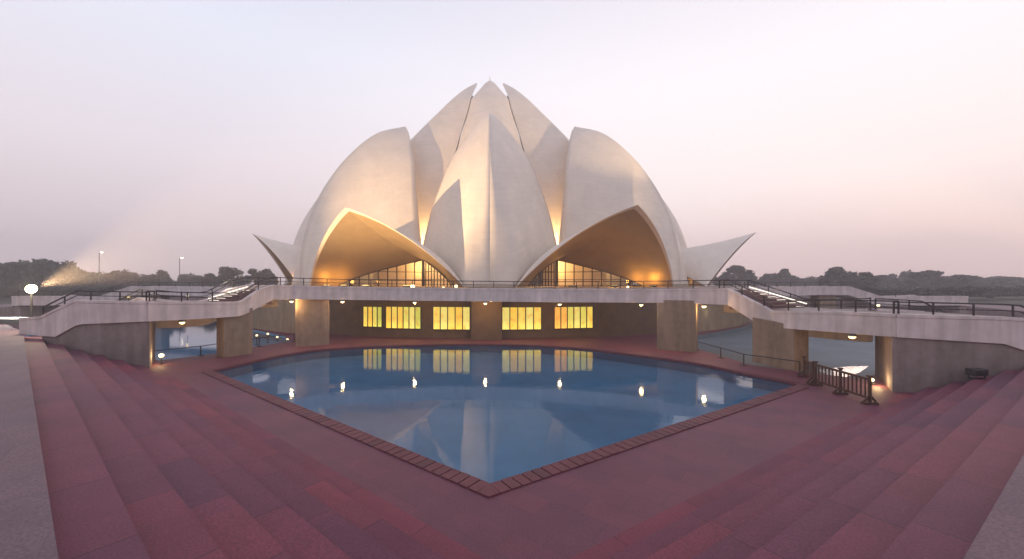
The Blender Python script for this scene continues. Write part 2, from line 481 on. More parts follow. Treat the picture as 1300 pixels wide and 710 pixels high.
def basin_for(loop, nm, zf=-.75, zw=-.11):
    wt = poly_obj('pool_water', loop, [], zw, 'water'); struct(wt)
    b = MB()
    n = len(loop)
    for i in range(n):
        a, c = loop[i], loop[(i + 1) % n]
        b.add([(*a, 0), (*c, 0), (*c, zf), (*a, zf)], [(0, 1, 2, 3)])
    fl = poly_obj('pool_floor', loop, [], zf, 'pool_tile'); struct(fl)
    sd = b.build('pool_side', 'pool_tile'); struct(sd)
    return wt
for lp in (pool0, poolL): basin_for(lp, 'pool')
# the right-hand side pool is nearly drained: grey-blue floor with a film of water along its near end
dry = MB()
for i in range(len(poolR)):
    a, c = poolR[i], poolR[(i + 1) % len(poolR)]
    dry.add([(*a, 0), (*c, 0), (*c, -.4), (*a, -.4)], [(0, 1, 2, 3)])
struct(dry.build('pool_side', 'pool_dry'))
struct(poly_obj('pool_floor', poolR, [], -.4, 'pool_dry'))
struct(poly_obj('pool_water', [(21.8, 24.6), (25, 26.6), (27.5, 28.6), (25.5, 28.4), (22.6, 27.2)], [], -.39, 'water'))

# steps down to the pool, mitred along the valley in front of the camera
b = MB(); rz = MB()
for i in range(NST):
    zt = PLZ - (i + 1) * PLZ / NST
    fa, fb = i / NST, (i + 1) / NST
    la, lb = aL0 + (aL1 - aL0) * fa, aL0 + (aL1 - aL0) * fb
    ra, rb = aR0 + (aR1 - aR0) * fa, aR0 + (aR1 - aR0) * fb
    c0, c1 = corner(la, ra), corner(lb, rb)
    zu = zt + PLZ / NST
    if i < NST - 1 or True:
        for (e0, e1, dv, sgn) in ((endL(la), endL(lb), dL, 1), (endR(ra), endR(rb), dR, -1)):
            if i < NST - 1:
                q = [c0, c1, e1, e0]
                uvs = [((p.dot(dv) + 37 * (i + 1) * (1 if sgn > 0 else 1.7)), (0.05 if k in (0, 3) else .95) + i * 1.0) for k, p in enumerate(q)]
                fc = (0, 1, 2, 3) if sgn < 0 else (3, 2, 1, 0)
                b.add([(p.x, p.y, zt) for p in q], [fc], [[uvs[k] for k in fc]])
            # riser under the outer edge of the tread above
            r_ = [(c0.x, c0.y, zt), (c0.x, c0.y, zu), (e0.x, e0.y, zu), (e0.x, e0.y, zt)]
            uvr = [((c0.dot(dv)), .2), (c0.dot(dv), .8), (e0.dot(dv), .8), (e0.dot(dv), .2)]
            b.add(r_, [(0, 1, 2, 3)], [uvr])
# last tread is the ledge itself: extend it under the lowest riser
q0 = corner(aL0 + (aL1 - aL0) * (NST - 1) / NST, aR0 + (aR1 - aR0) * (NST - 1) / NST)
eL, eR = endL(aL0 + (aL1 - aL0) * (NST - 1) / NST), endR(aR0 + (aR1 - aR0) * (NST - 1) / NST)
lc, l1, r1 = ledge_c, endL(aL1), endR(aR1)
b.add([(q0.x, q0.y, 0), (lc.x, lc.y, 0), (l1.x, l1.y, 0), (eL.x, eL.y, 0)], [(3, 2, 1, 0)], [[(eL.dot(dL), 6.05), (l1.dot(dL), 6.95), (lc.dot(dL), 6.95), (q0.dot(dL), 6.05)]])
b.add([(q0.x, q0.y, 0), (lc.x, lc.y, 0), (r1.x, r1.y, 0), (eR.x, eR.y, 0)], [(0, 1, 2, 3)], [[(q0.dot(dR), 6.05), (lc.dot(dR), 6.95), (r1.dot(dR), 6.95), (eR.dot(dR), 6.05)]])
struct(b.build('pool_steps', 'red_steps'))

# plaza / terrain with the sunken basin left open
hole = [tuple(corner(aL0, aR0)), tuple(endR(aR0)), (40, 22.5)]
for k in range(34, 316, 8):
    q = pol(76.5, k, 0); hole.append((q.x, q.y))
hole += [(-47, 37.5), tuple(endL(aL0))]
ring = []
for k in range(0, 360, 10):
    kk = max(0, math.cos(R(k))) ** 3; ring.append(((82 + 30 * kk) * math.sin(R(k)), 87 - (82 + 36 * kk) * math.cos(R(k))))
pz = poly_obj('plaza', ring, [hole], PLZ, 'plaza_stone', uvdir=thL); struct(pz)
gr = [(-1400, -700), (1400, -700), (1400, 2100), (-1400, 2100)]
struct(poly_obj('lawn', gr, [[(x * .995, 87 + (y - 87) * .995) for x, y in ring]], PLZ - .02, 'lawn'))
bw = MB()
for a, c in zip(hole[2:], hole[3:]):
    bw.add([(*a, 0), (*c, 0), (*c, PLZ - .005), (*a, PLZ - .005)], [(0, 1, 2, 3)])
tag(bw.build('retaining_wall', 'abutment_stone'), 'long low stone wall holding up the plaza round the sunken pools', 'wall')

# pool coping: red blocks with dark joints round the front two edges
cp = MB(); jt = MB()
def coping(p0, p1, inward):
    p0, p1 = Vector(p0), Vector(p1); dv = (p1 - p0); L = dv.length; dv.normalize()
    nv = Vector((-dv.y, dv.x)) * inward
    n = int(L / .36)
    for i in range(n):
        a = p0 + dv * (L * i / n + .02); c = p0 + dv * (L * (i + 1) / n - .02)
        wv = .52
        q = [a - nv * .05, c - nv * .05, c + nv * wv, a + nv * wv]
        if inward < 0: q = q[::-1]
        z1 = .05 + random.uniform(-.006, .006)
        tone = random.uniform(0, 400)
        k = len(cp.v)
        cp.v += [(x.x, x.y, -.16) for x in q] + [(x.x, x.y, z1) for x in q]
        for f in [(3, 2, 1, 0), (4, 5, 6, 7), (0, 1, 5, 4), (1, 2, 6, 5), (2, 3, 7, 6), (3, 0, 4, 7)]:
            cp.f.append([k + j for j in f]); cp.uv.append([(tone, tone * .7)] * 4)
k = len(cp.v)
cv = Vector(V0); ea = Vector((-17.85, 25.2 - 10.9)).normalized(); eb = Vector((16.9, 21.6 - 10.9)).normalized()
na = Vector((-ea.y, ea.x)); nb = Vector((eb.y, -eb.x)); tip = cv - (ea + eb).normalized() * (.52 / math.sin(math.acos(ea.dot(eb)) / 2))
qq = [cv + (ea + eb) * .03, cv + na * .52 - ea * 0 - ea * .0, tip, cv + nb * .52]
cp.v += [(x.x, x.y, -.16) for x in qq] + [(x.x, x.y, .052) for x in qq]
for f in [(3, 2, 1, 0), (4, 5, 6, 7), (0, 1, 5, 4), (1, 2, 6, 5), (2, 3, 7, 6), (3, 0, 4, 7)]:
    cp.f.append([k + j for j in f]); cp.uv.append([(60, 60)] * 4)
coping(V0, (-17.85, 25.2), 1); coping(V0, (16.9, 21.6), -1)
o = cp.build('pool_coping', 'coping_stone', bevel=.012); struct(o)
# material tone per block: bricks of 50 m in the UV give each block one of the two tones
cb = MB()
for i in range(len(back) - 1):
    a, c = Vector(back[i]), Vector(back[i + 1]); dv = (c - a).normalized(); nv = Vector((dv.y, -dv.x))
    q = [a - nv * .03, c - nv * .03, c + nv * .35, a + nv * .35]
    cb.add([(x.x, x.y, .035) for x in q] + [(x.x, x.y, -.16) for x in q[:2]], [(3, 2, 1, 0), (0, 1, 5, 4)], [[(5, 5)] * 4] * 2)
struct(cb.build('pool_coping', 'coping_stone'))

# ------------------------------------------------------------------ temple
temple = empty('temple', (0, 87, 5.2), 'white lotus shaped temple of pointed concrete petals glowing gold at its arches', 'temple')
O_R = [(-.45, 41.5), (4.8, 41.2), (9.7, 40.0), (14.4, 37.8), (19.7, 34.1), (24.9, 28.7), (27.6, 23.2)]
O_E = [(5.7, 29.8, 20), (10.08, 29.2, 18.3), (13.75, 28.4, 16.5), (19.54, 26.6, 12.7), (23.84, 24.8, 7.5), (26.2, 23.8, 3.7), (27.6, 23.2, 0)]
I_R = [(-.45, 28.8), (6, 28.6), (12, 27.9), (18, 26.3), (22, 24.2), (25.4, 21.8), (30.4, 17.4), (36.4, 11.8), (40, 7.9), (42.6, 4.4)]
I_V = [(-.45, 25.2), (6, 24.8), (12, 23.3), (17, 21.3), (22.3, 18.4), (28, 15.2), (34.2, 11.6), (36, 10.8)]
def inner_mesh():
    b = MB(); NH, NU = 46, 12
    for sg in (1, -1):
        P = []
        for i in range(NH + 1):
            h = -.45 + 43.05 * i / NH
            rr_ = smooth_interp(h, I_R)
            if h <= 36: ph, rv = 20.0 - .42 * max(0, min(1, (h - 17) / 8)), smooth_interp(h, I_V)  # edges drawn apart: the dark gap stands for the shadow where leaves overlap
            else:
                k = (h - 36) / 6.6
                ph = 19.58 * (1 - k) ** .34; rv = 10.8 + (4.4 - 10.8) * k
            A = pol(rr_, 0, h); B = pol(rv, sg * ph, h)
            row = []
            nrm = Vector(((B - A).y, -(B - A).x, 0)) * (1 if sg > 0 else -1)
            if nrm.length > 1e-6: nrm.normalize()
            if nrm.y > 0: nrm = -nrm
            for j in range(NU + 1):
                u = j / NU
                row.append(A.lerp(B, u) + nrm * (4 * u * (1 - u) * .045 * (B - A).length))
            P.append(row)
        uvf = lambda i, j: (j / NU * 8 + (30 if sg > 0 else 0), i / NH * 44)
        b.grid(P, uvf, flip=(sg > 0))
    return b
def outer_bot(u, sg):                      # bottom boundary of an outer petal, ridge foot -> valley
    if u < .18:
        k = u / .18
        return pol(41.5, 0, -.45).lerp(pol(42.0, sg * 4, -.45) + Vector((0, .4, 0)), k)
    k = (u - .18) / .82
    F = pol(42.0, sg * 4, -.45) + Vector((0, .4, 0)); K = pol(29.8, sg * 20, 0)
    q = F.lerp(K, k); q.z = CZ - .45 + 5.6 * k ** 1.0
    return q
def outer_mesh():
    b = MB(); NT, NU = 40, 16
    for sg in (1, -1):
        P = []
        for i in range(NT + 1):
            tt = i / NT
            hR = -.45 + (27.6 + .45) * tt
            A = pol(smooth_interp(hR, O_R), 0, hR)
            hE = 5.7 + (27.6 - 5.7) * tt
            B = pol(smooth_interp(hE, [(e[0], e[1]) for e in O_E]), sg * smooth_interp(hE, [(e[0], e[2]) for e in O_E]), hE)
            A0 = pol(41.5, 0, -.45); B0 = pol(29.8, sg * 20, 5.7)
            row = []
            dv = B - A; nrm = Vector((dv.y, -dv.x, 0))
            if nrm.length > 1e-6: nrm.normalize()
            if nrm.y > 0: nrm = -nrm
            for j in range(NU + 1):
                u = j / NU
                S = A.lerp(B, u) + (outer_bot(u, sg) - A0.lerp(B0, u)) * (1 - tt) ** 2.2
                S += nrm * (4 * u * (1 - u) * .04 * dv.length * min(1, tt * 4))
                row.append(S)
            P.append(row)
        b.grid(P, lambda i, j: (j / NU * 13 + (30 if sg > 0 else 0), i / NT * 30), flip=(sg > 0))
    return b
FOOT_R, FOOT_A = 42.1, 16.0
def ent_front(u, sg, ins=0):
    T = pol(47 - ins * .55, 0, 8.55 - ins * .22); F = pol(FOOT_R, sg * FOOT_A, -.45)
    q = T.lerp(F, u)
    q += Vector((sg * .45, -.25, 1.05)) * (4 * u * (1 - u))
    if ins:
        inn = (Vector((0, TC.y - 36, CZ)) - Vector((q.x, q.y, CZ))).normalized()
        q += inn * .17 * min(1, u * 3 + .2)
        q.z -= .08 * (1 - u)
    return q
def ent_back(u, sg, under):
    K = pol(29.4, 0, 0); F = pol(FOOT_R, sg * FOOT_A, 0)
    base = 0.80 if under else 1.0
    q = K.lerp(F, u * (0.76 if under else 1.0))
    if under: q.z = CZ - .45 + 4.05 * max(0, 1 - u) ** .72
    else: q.z = CZ - .45 + 6.35 * (1 - u) ** .95
    return q
def ent_mesh(under):
    b = MB(); NU, NV = 22, 14
    for sg in (1, -1):
        P = []
        for i in range(NU + 1):
            u = i / NU
            A = ent_front(u, sg, 1 if under else 0); B = ent_back(u, sg, under)
            row = []
            for j in range(NV + 1):
                v = j / NV
                q = A.lerp(B, v)
                sag = 4 * v * (1 - v)
                if under:
                    q.z += sag * (-.55 * (1 - u) ** 2 + .35 * u * (1 - u) * 4)
                    q += Vector((sg * .35, 0, 0)) * sag * u * (1 - u) * 4
                else:
                    q.z += sag * (-.75 * (1 - u) ** 2 + .45 * u * (1 - u) * 4)
                    q += Vector((sg * .45, 0, 0)) * sag * u * (1 - u) * 4
                row.append(q)
            P.append(row)
        b.grid(P, lambda i, j: (i / NU * 17, j / NV * 12 + (30 if sg > 0 else 0)), flip=(sg < 0) ^ under)
        if not under:      # rim between the two skins
            Q = [[ent_front(i / NU, sg, 0), ent_front(i / NU, sg, 1)] for i in range(NU + 1)]
            b.grid(Q, lambda i, j: (i / NU * 17, j * .4), flip=(sg > 0))
    return b
def spin_copies(first, azs):
    """the petal mesh is modelled facing the camera (azimuth 0); copies turn about the temple axis"""
    res = []
    for k, az in enumerate(azs):
        o = first if k == 0 else first.copy()
        if k: COL.objects.link(o); o.parent = first.parent
        o.rotation_euler = (0, 0, R(az)); res.append(o)
    return res
AZ9 = [40 * k for k in range(9)]
spin_copies(inner_mesh().build('inner_petal', 'marble', temple, smooth=True), AZ9)
spin_copies(outer_mesh().build('outer_petal', 'marble', temple, smooth=True, solid=.3), AZ9)
AZE = [20, -20, 60, -60] + [100 + 40 * k for k in range(5)]
ups = ent_mesh(False).build('entrance_petal', 'marble', temple, smooth=True)
und = ent_mesh(True).build('soffit', 'marble_lamp_tint', ups, smooth=True)
for k, o in enumerate(AZE):
    if k == 0:
        ups.rotation_euler.z = R(o)
    else:
        c = copy_tree(ups, temple); c.rotation_euler.z = R(o)
        if o == 60: c.scale = (1.042, 1.042, .96)
        if o == -60: c.scale = (.958, .958, .96)
        if o == -20: c.scale = (.988, .988, .98)
# undo the double offset of the sub-part (its mesh was shifted by both parents)
# glazed screens under the four visible entrance petals
gl_m = MB(); fr_m = MB()
for sg in (1, -1):
    NS = 9
    q = [ent_back(i / NS * .97, sg, True) for i in range(NS + 1)]
    for i in range(NS):
        a, c = q[i], q[i + 1]
        gl_m.add([(a.x, a.y, CZ - .42), (c.x, c.y, CZ - .42), (c.x, c.y, c.z - .05), (a.x, a.y, a.z - .05)], [(0, 1, 2, 3)])
    for i in range(NS + 1):
        a = q[i]
        wd = .34 if i == 0 else .13
        if a.z - CZ > -.2: fr_m.bar((a.x, a.y, CZ - .42), (a.x, a.y, a.z), wd)
        if i < NS: fr_m.bar(a - Vector((0, 0, .06)), q[i + 1] - Vector((0, 0, .06)), .14)
    for hz in (.55, 1.7):
        k = 0
        pts_ = [p for p in q if p.z - CZ > hz + .1]
        for a, c in zip(pts_, pts_[1:]):
            fr_m.bar((a.x, a.y, CZ + hz), (c.x, c.y, CZ + hz), .09)
sc = fr_m.build('glazing_frame', 'frame_dark', temple)
gp = gl_m.build('glass', 'glass', sc)
for k, az in enumerate(AZE[:4]):
    c = sc if k == 0 else copy_tree(sc, temple)
    c.rotation_euler.z = R(az)
# podium: deck, wall under it, finial
def disc(b, r0, z0, z1, n=120):
    ang = [2 * math.pi * k / n for k in range(n)]
    P = [(r0 * math.sin(a), 87 - r0 * math.cos(a)) for a in ang]
    vv = [(x, y, z1) for x, y in P] + [(x, y, z0) for x, y in P]
    ff = [list(range(n))] + [[k, n + k, n + (k + 1) % n, (k + 1) % n] for k in range(n)]
    b.add(vv, ff)
b = MB(); disc(b, 47.9, 4.85, 5.10); b.build('podium_deck', 'terrace', temple)
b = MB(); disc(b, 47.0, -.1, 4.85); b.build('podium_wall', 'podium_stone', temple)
for s0, s1 in ((28, 52), (-52, -27)):
    N = 10; b = MB()
    A_ = [pol(48.0, s0 + (s1 - s0) * i / N, 0) for i in range(N + 1)]; D_ = [pol(47.2, s0 + (s1 - s0) * i / N, 0) for i in range(N + 1)]
    vv = []
    for p, q in zip(A_, D_):
        vv += [(p.x, p.y, -.8), (q.x, q.y, -.8), (q.x, q.y, 4.6), (p.x, p.y, 4.6)]
    ff = []
    for i in range(N):
        for k in range(4): ff.append((i * 4 + k, (i + 1) * 4 + k, (i + 1) * 4 + (k + 1) % 4, i * 4 + (k + 1) % 4))
    ff += [(3, 2, 1, 0), (N * 4, N * 4 + 1, N * 4 + 2, N * 4 + 3)]
    b.add(vv, [f[::-1] for f in ff])
    b.build('plinth_wall', 'wall_beige', temple)
b = MB(); b.tube([pol(4.4, 0, 42.2), pol(4.4, 0, 42.7), pol(4.4, 0, 43.5)], [.10, .07, .02], 8)
b.build('finial', 'brass', temple)
# backlit display windows in the podium wall
def ray_wall(px, r=47.06):
    k = (px - 622) / 500
    A = 1 + k * k; B_ = -2 * 87; C_ = 87 * 87 - r * r
    y = (-B_ - math.sqrt(B_ * B_ - 4 * A * C_)) / (2 * A)
    return Vector((k * y, y, 0))
for (x0, x1, n, mt, z0, z1) in ((462, 486, 4, 'pane_glow_a', 1.02, 3.18), (490.5, 535, 6, 'pane_glow_b', .92, 3.22), (550, 597, 5, 'pane_glow_c', .90, 3.25),
                      (637, 687, 5, 'pane_glow_d', .90, 3.22), (703, 752, 6, 'pane_glow_e', .95, 3.22)):
    A, B_ = ray_wall(x0), ray_wall(x1)
    dv = (B_ - A); L = dv.length; dv.normalize(); nv = Vector((dv.y, -dv.x, 0))
    wm = MB()
    off = nv * .16
    up = Vector((0, 0, 1))
    for z in (z0, z1): wm.bar(A + off + up * z, B_ + off + up * z, .12, .09)
    for i in range(n + 1):
        q = A + dv * (L * i / n) + off
        wm.bar(q + up * z0, q + up * z1, .06 if 0 < i < n else .10, .10)
    wo = wm.build('window', 'frame_dark', temple)
    pm = MB(); o2 = nv * .12
    q = [A + o2 + up * z0, B_ + o2 + up * z0, B_ + o2 + up * z1, A + o2 + up * z1]
    pm.add(q, [(0, 1, 2, 3)], [[(0, 0), (1, 0), (1, 1), (0, 1)]])
    pm.build('pane', mt, wo)

# warm lights of the temple (lit arches, gaps between the petals)
WARM = (1, .46, .08)
def uplight(az, r, e, sz=1.0, dx=0):
    q = pol(r, az, -.42)
    b = MB(); b.box((q.x, q.y, q.z + .06), (.9 * sz, .5, .2), R(az)); u = b.build('uplight', 'lamp_metal', temple)
    b = MB(); b.box((q.x, q.y, q.z + .19), (.8 * sz, .4, .05), R(az)); b.build('lens', 'uplight_lit', u)
    light('uplight_lamp', q + Vector((0, 0, .75)), e, WARM, .25, u)
for c in (20, -20):
    s = 1 if c > 0 else -1
    uplight(c + s * 12.6, 40.6, 150); uplight(c + s * 11.0, 38.8, 110)
    uplight(c - s * 6.5, 41.8, 120)
    for rr_, e in ((31.0, 650),):
        light('hall_lamp', pol(27.6, c + s * 5, 2.2), 280, (1, .50, .14), .4, temple)
        light('hall_lamp', pol(29.0, c - s * 9, 1.4), 190, (1, .50, .14), .4, temple)
    uplight(c, 43.0, 270, .8)
for az in (47, -45):
    uplight(az, 41.0, 380, .7)
for az in (20, -20):
    q = pol(26.9, az, 6.3)
    light('gap_lamp', q, 3600, (1, .62, .26), .4, temple)
for az in (60, -60):
    light('gap_lamp', pol(26.9, az, 7), 1500, (1, .66, .28), .4, temple)

# ------------------------------------------------------------------ bridges
# path rows: column, distance, top row, bottom row in photo measure -> real points; offset to the far side in metres
def W(px, py, dd): return Vector(((px - 622) / 500 * dd, dd, CZ - (py - 360) / 500 * dd))
rowsL = [(24, 26.6, 404, 424, 0, 5), (51, 26.2, 402, 427, 0, 5), (70, 25.9, 392.5, 428, 0, 5), (95, 25.7, 381, 414, -.1, 5), (103, 25.65, 381.5, 412, -.2, 5), (187, 25.4, 383, 408.5, -3.3, 4.6)]
rowsC = [(187, 25.4, 383, 408.5, -3.3, 4.6), (268, 28.5, 383.7, 404.5, -4.2, 2.2), (302, 30.3, 383.2, 402, -4.3, 1.7), (310, 30.8, 381.3, 400, -4.3, 1.8), (330, 32.0, 367.6, 390, -4.2, 2.2), (347, 33.0, 362, 380.5, -4.0, 2.8),
         (372, 34.3, 362.7, 380.2, -3.4, 3.6), (434, 36, 364, 380.8, -2, 4.5), (500, 36.8, 365, 381.6, -1, 4.9), (557, 37, 365.6, 382.2, -.5, 5), (622, 37, 366.3, 383, 0, 5), (700, 36.3, 367, 384, .7, 5), (780, 34.8, 367, 384.3, 1.6, 4.7), (860, 32.8, 366.9, 384.8, 2.7, 4.2),
         (900, 31.3, 366.6, 386.4, 3.4, 3.6), (924, 30.3, 366.5, 387.6, 3.8, 3.1), (966, 27.6, 388, 414, 4.2, 2.2), (978, 27, 394.6, 415.5, 4.3, 2.0), (1011, 25, 395, 418.6, 4.3, 1.9), (1059, 23, 395.5, 422, 4.2, 2.2), (1138, 20.2, 399, 428.5, 3.3, 4.6)]
rowsR = [(1138, 20.2, 399, 428.5, 3.3, 4.6), (1275, 19.6, 402.5, 437, .4, 5), (1300, 19.6, 404, 445, .2, 5), (1335, 19.7, 419, 452, 0, 5), (1370, 19.8, 432, 452, 0, 5)]
def expand(rows):
    out_ = []
    for r_ in rows:
        T = W(r_[0], r_[2], r_[1]); B_ = W(r_[0], r_[3], r_[1])
        F = T + Vector((r_[4], r_[5], 0))
        out_.append((T, B_, F))
    return out_
PL, PC, PR_ = expand(rowsL), expand(rowsC), expand(rowsR)
def perp(pts, i):
    a = pts[max(i - 1, 0)]; c = pts[min(i + 1, len(pts) - 1)]
    dv = Vector((c.x - a.x, c.y - a.y, 0)).normalized()
    return Vector((-dv.y, dv.x, 0))
def beam(name, tops, bots, th, parent, side=1, mat='plaster', gap0=0, gap1=0):
    """parapet beam: th thick towards the left of travel (side 1) or right (-1)"""
    b = MB(); n = len(tops)
    tops = [t_.copy() for t_ in tops]; bots = [t_.copy() for t_ in bots]
    if gap0:
        dv = (tops[1] - tops[0]).normalized() * gap0; tops[0] += dv; bots[0] += dv
    if gap1:
        dv = (tops[-2] - tops[-1]).normalized() * gap1; tops[-1] += dv; bots[-1] += dv
    sec = []
    for i in range(n):
        pv = perp(tops, i) * th * side
        sec.append([bots[i], tops[i], tops[i] + pv, bots[i] + pv])
    vv = [x for s in sec for x in s]; ff = []
    for i in range(n - 1):
        for k in range(4):
            ff.append((i * 4 + k, i * 4 + (k + 1) % 4, (i + 1) * 4 + (k + 1) % 4, (i + 1) * 4 + k))
    ff.append((3, 2, 1, 0)); ff.append(tuple((n - 1) * 4 + k for k in range(4)))
    if side < 0: ff = [f[::-1] for f in ff]
    b.add(vv, [f[::-1] for f in ff])
    ob = b.build(name, mat, parent, bevel=.02)
    c = MB(); vv = []
    for i in range(n):
        pv = perp(tops, i) * side; hz = Vector((0, 0, .16)); lift = Vector((0, 0, .012))
        vv += [tops[i] - pv * .035 - hz, tops[i] - pv * .035 + lift, tops[i] + pv * (th + .035) + lift, tops[i] + pv * (th + .035) - hz]
    c.add(vv, [f[::-1] for f in ff]); c.build('coping', mat, ob, bevel=.012)
    return ob
def railing(line, parent, ht, step=1.9, name='railing', rad=.035, mid=(.5,)):
    """line: points on the parapet top"""
    b = MB()
    hs = [ht] + [ht * k for k in mid]
    for hh in hs:
        for a, c in zip(line, line[1:]):
            b.bar(a + Vector((0, 0, hh)), c + Vector((0, 0, hh)), rad * 2 if hh == ht else rad * 1.3)
    ro = b.build(name, 'rail_dark', parent)
    # posts
    tot = sum((c - a).length for a, c in zip(line, line[1:])); n = max(1, round(tot / step))
    acc = [0]
    for a, c in zip(line, line[1:]): acc.append(acc[-1] + (c - a).length)
    for k in range(n + 1):
        s_ = tot * k / n
        for i in range(len(line) - 1):
            if s_ <= acc[i + 1] + 1e-6:
                f = (s_ - acc[i]) / max(1e-6, acc[i + 1] - acc[i]); q = line[i].lerp(line[i + 1], f); break
        p_ = MB(); p_.bar(q - Vector((0, 0, .03)), q + Vector((0, 0, ht)), rad * 1.7); p_.build('post', 'rail_dark', ro)
    return ro
def stairs(parent, na, nb, fa, fb, za, zb, n):
    """n treads from line na-fa (height za) up to nb-fb (height zb)"""
    b = MB()
    for i in range(n):
        k0, k1 = i / n, (i + 1) / n
        A, B_, C_, D_ = na.lerp(nb, k0), na.lerp(nb, k1), fa.lerp(fb, k1), fa.lerp(fb, k0)
        z = za + (zb - za) * (i + 1) / n
        zl = min(za, zb) - .25
        pts_ = [A, B_, C_, D_]
        ar = (B_ - A).cross(D_ - A).z
        if ar < 0: pts_ = pts_[::-1]
        b.box8([(p.x, p.y, zl) for p in pts_] + [(p.x, p.y, z) for p in pts_])
    return b.build('stair', 'stair_red', parent)
def deck(parent, near, far, zs, mat='terrace', th=.22, name='deck'):
    b = MB(); n = len(near); vv = []
    for i in range(n):
        for (p, z) in ((near[i], zs[i]), (far[i], zs[i]), (far[i], zs[i] - th), (near[i], zs[i] - th)):
            vv.append((p.x, p.y, z))
    ff = []
    for i in range(n - 1):
        for k in range(4): ff.append((i * 4 + k, i * 4 + (k + 1) % 4, (i + 1) * 4 + (k + 1) % 4, (i + 1) * 4 + k))
    ff.append((3, 2, 1, 0)); ff.append(tuple((n - 1) * 4 + k for k in range(4)))
    b.add(vv, ff)
    return b.build(name, mat, parent)
def inset(P, i0, i1, amt=.3):
    return [P[i][0].lerp(P[i][2], amt / (P[i][2] - P[i][0]).length) for i in range(i0, i1)], [P[i][0].lerp(P[i][2], 1 - amt / (P[i][2] - P[i][0]).length) for i in range(i0, i1)]

def bulkhead(parent, pos, e, facing=None, r=.17):
    b = MB(); b.tube([pos + Vector((0, 0, .02)), pos + Vector((0, 0, .14))], [r * 1.25, r * 1.1], 12)
    lo = b.build('lamp', 'lamp_metal', parent)
    b = MB(); b.sphere(pos - Vector((0, 0, .02)), r, 1, .62); b.build('bulb', 'lamp_lit', lo, smooth=True)
    light('lamp_light', pos - Vector((0, 0, .32)), e, (1, .62, .26), .12, lo)

# --- central curved bridge
bc = empty('footbridge', (0, 37, 0), 'long curved pale footbridge on stone piers running across the front of the temple', 'bridge')
tops = [p[0] for p in PC]; bots = [p[1] for p in PC]; fars = [p[2] for p in PC]
def dense(rows):
    return rows
beam('parapet', tops, bots, .3, bc, 1, gap0=.03, gap1=.03)
zl, zr, zring = 4.12, 3.86, 5.06
# decks: lower left, ring, lower right
nr, fa = inset(PC, 0, 4); deck(bc, nr, fa, [zl] * 4)
nr, fa = inset(PC, 3, 6); stairs(bc, nr[0], nr[2], fa[0], fa[2], zl, zring, 6)
nr, fa = inset(PC, 5, 16); deck(bc, nr, [p[2] for p in PC[5:16]], [zring + .02] * 11)
nr, fa = inset(PC, 15, 18); stairs(bc, nr[2], nr[0], fa[2], fa[0], zr, zring, 6)
nr, fa = inset(PC, 17, 21); deck(bc, nr, fa, [zr] * 4)
def far_beam(P, i0, i1, parent, low=.9, gap0=0, gap1=0):
    T = [P[i][2] for i in range(i0, i1)]; B_ = [Vector((P[i][2].x, P[i][2].y, P[i][1].z - low)) for i in range(i0, i1)]
    return beam('parapet', T, B_, .3, parent, -1, gap0=gap0, gap1=gap1), T
fl_, fTL = far_beam(PC, 0, 7, bc, gap0=.03)
fr_, fTR = far_beam(PC, 14, 21, bc, gap1=.03)
railing([p + Vector((0, 0, 0)) + perp(tops, i) * .15 for i, p in enumerate(tops)], bc, .66)
railing([p - perp(fTL, i) * .15 for i, p in enumerate(fTL)], bc, .66)
railing([p - perp(fTR, i) * .15 for i, p in enumerate(fTR)], bc, .66)
# stair light strips along the far parapets, and a line of light under each nosing
for (i0, i1) in ((3, 5), (15, 17)):
    nr, fa = inset(PC, i0, i1 + 1, .34)
    za, zb = (zl, zring) if i0 == 3 else (zring, zr)
    b = MB()
    a, c = fa[0], fa[-1]
    b.bar(Vector((a.x, a.y, za + .25)), Vector((c.x, c.y, zb + .25)), .04, .07)
    nn = 6
    for k in range(nn):
        kk = k / nn if i0 == 3 else (k + 1) / nn
        f = fa[0].lerp(fa[-1], kk); q = nr[0].lerp(nr[-1], kk)
        z = za + (zb - za) * (k if i0 == 3 else k + 1) / nn
        dirv = (q - f); st = Vector((-(fa[-1] - fa[0]).normalized().x, -(fa[-1] - fa[0]).normalized().y, 0)) * (.03 if i0 == 3 else -.03)
        a2 = f + dirv * .03 + st; c2 = f + dirv * .34 + st
        b.bar(Vector((a2.x, a2.y, z + .10)), Vector((c2.x, c2.y, z + .10)), .02, .03)
    b.build('light_strip', 'strip_lit', bc)
    mid_ = fa[0].lerp(fa[-1], .5)
    light('strip_lamp', Vector((mid_.x, mid_.y, (za + zb) / 2 + 1.0)), 45, (1, .9, .72), .3, bc)
# piers
def pier(px0, px1, d0, d1, th=1.3, mat='pier_stone'):
    a = Vector(((px0 - 622) / 500 * d0, d0, 0)); c = Vector(((px1 - 622) / 500 * d1, d1, 0))
    dv = (c - a).normalized(); nv = Vector((-dv.y, dv.x, 0))
    def topz(px): return CZ - (interp(px, [(r_[0], r_[3]) for r_ in rowsC]) - 360) / 500 * interp(px, [(r_[0], r_[1]) for r_ in rowsC]) + .25
    q = [a, c, c + nv * th, a + nv * th]
    z0, z1 = topz(px0), topz(px1)
    b = MB(); b.box8([(p.x, p.y, -.02) for p in q] + [(q[0].x, q[0].y, z0), (q[1].x, q[1].y, z1), (q[2].x, q[2].y, z1), (q[3].x, q[3].y, z0)])
    b.build('pier', mat, bc, bevel=.03)
pier(284, 321, 29.7, 31.4); pier(375, 418, 34.75, 35.9); pier(598, 637, 38.9, 38.9, .9, 'podium_stone'); pier(834, 884, 33.5, 31.9); pier(955, 1008, 28.1, 25.3)
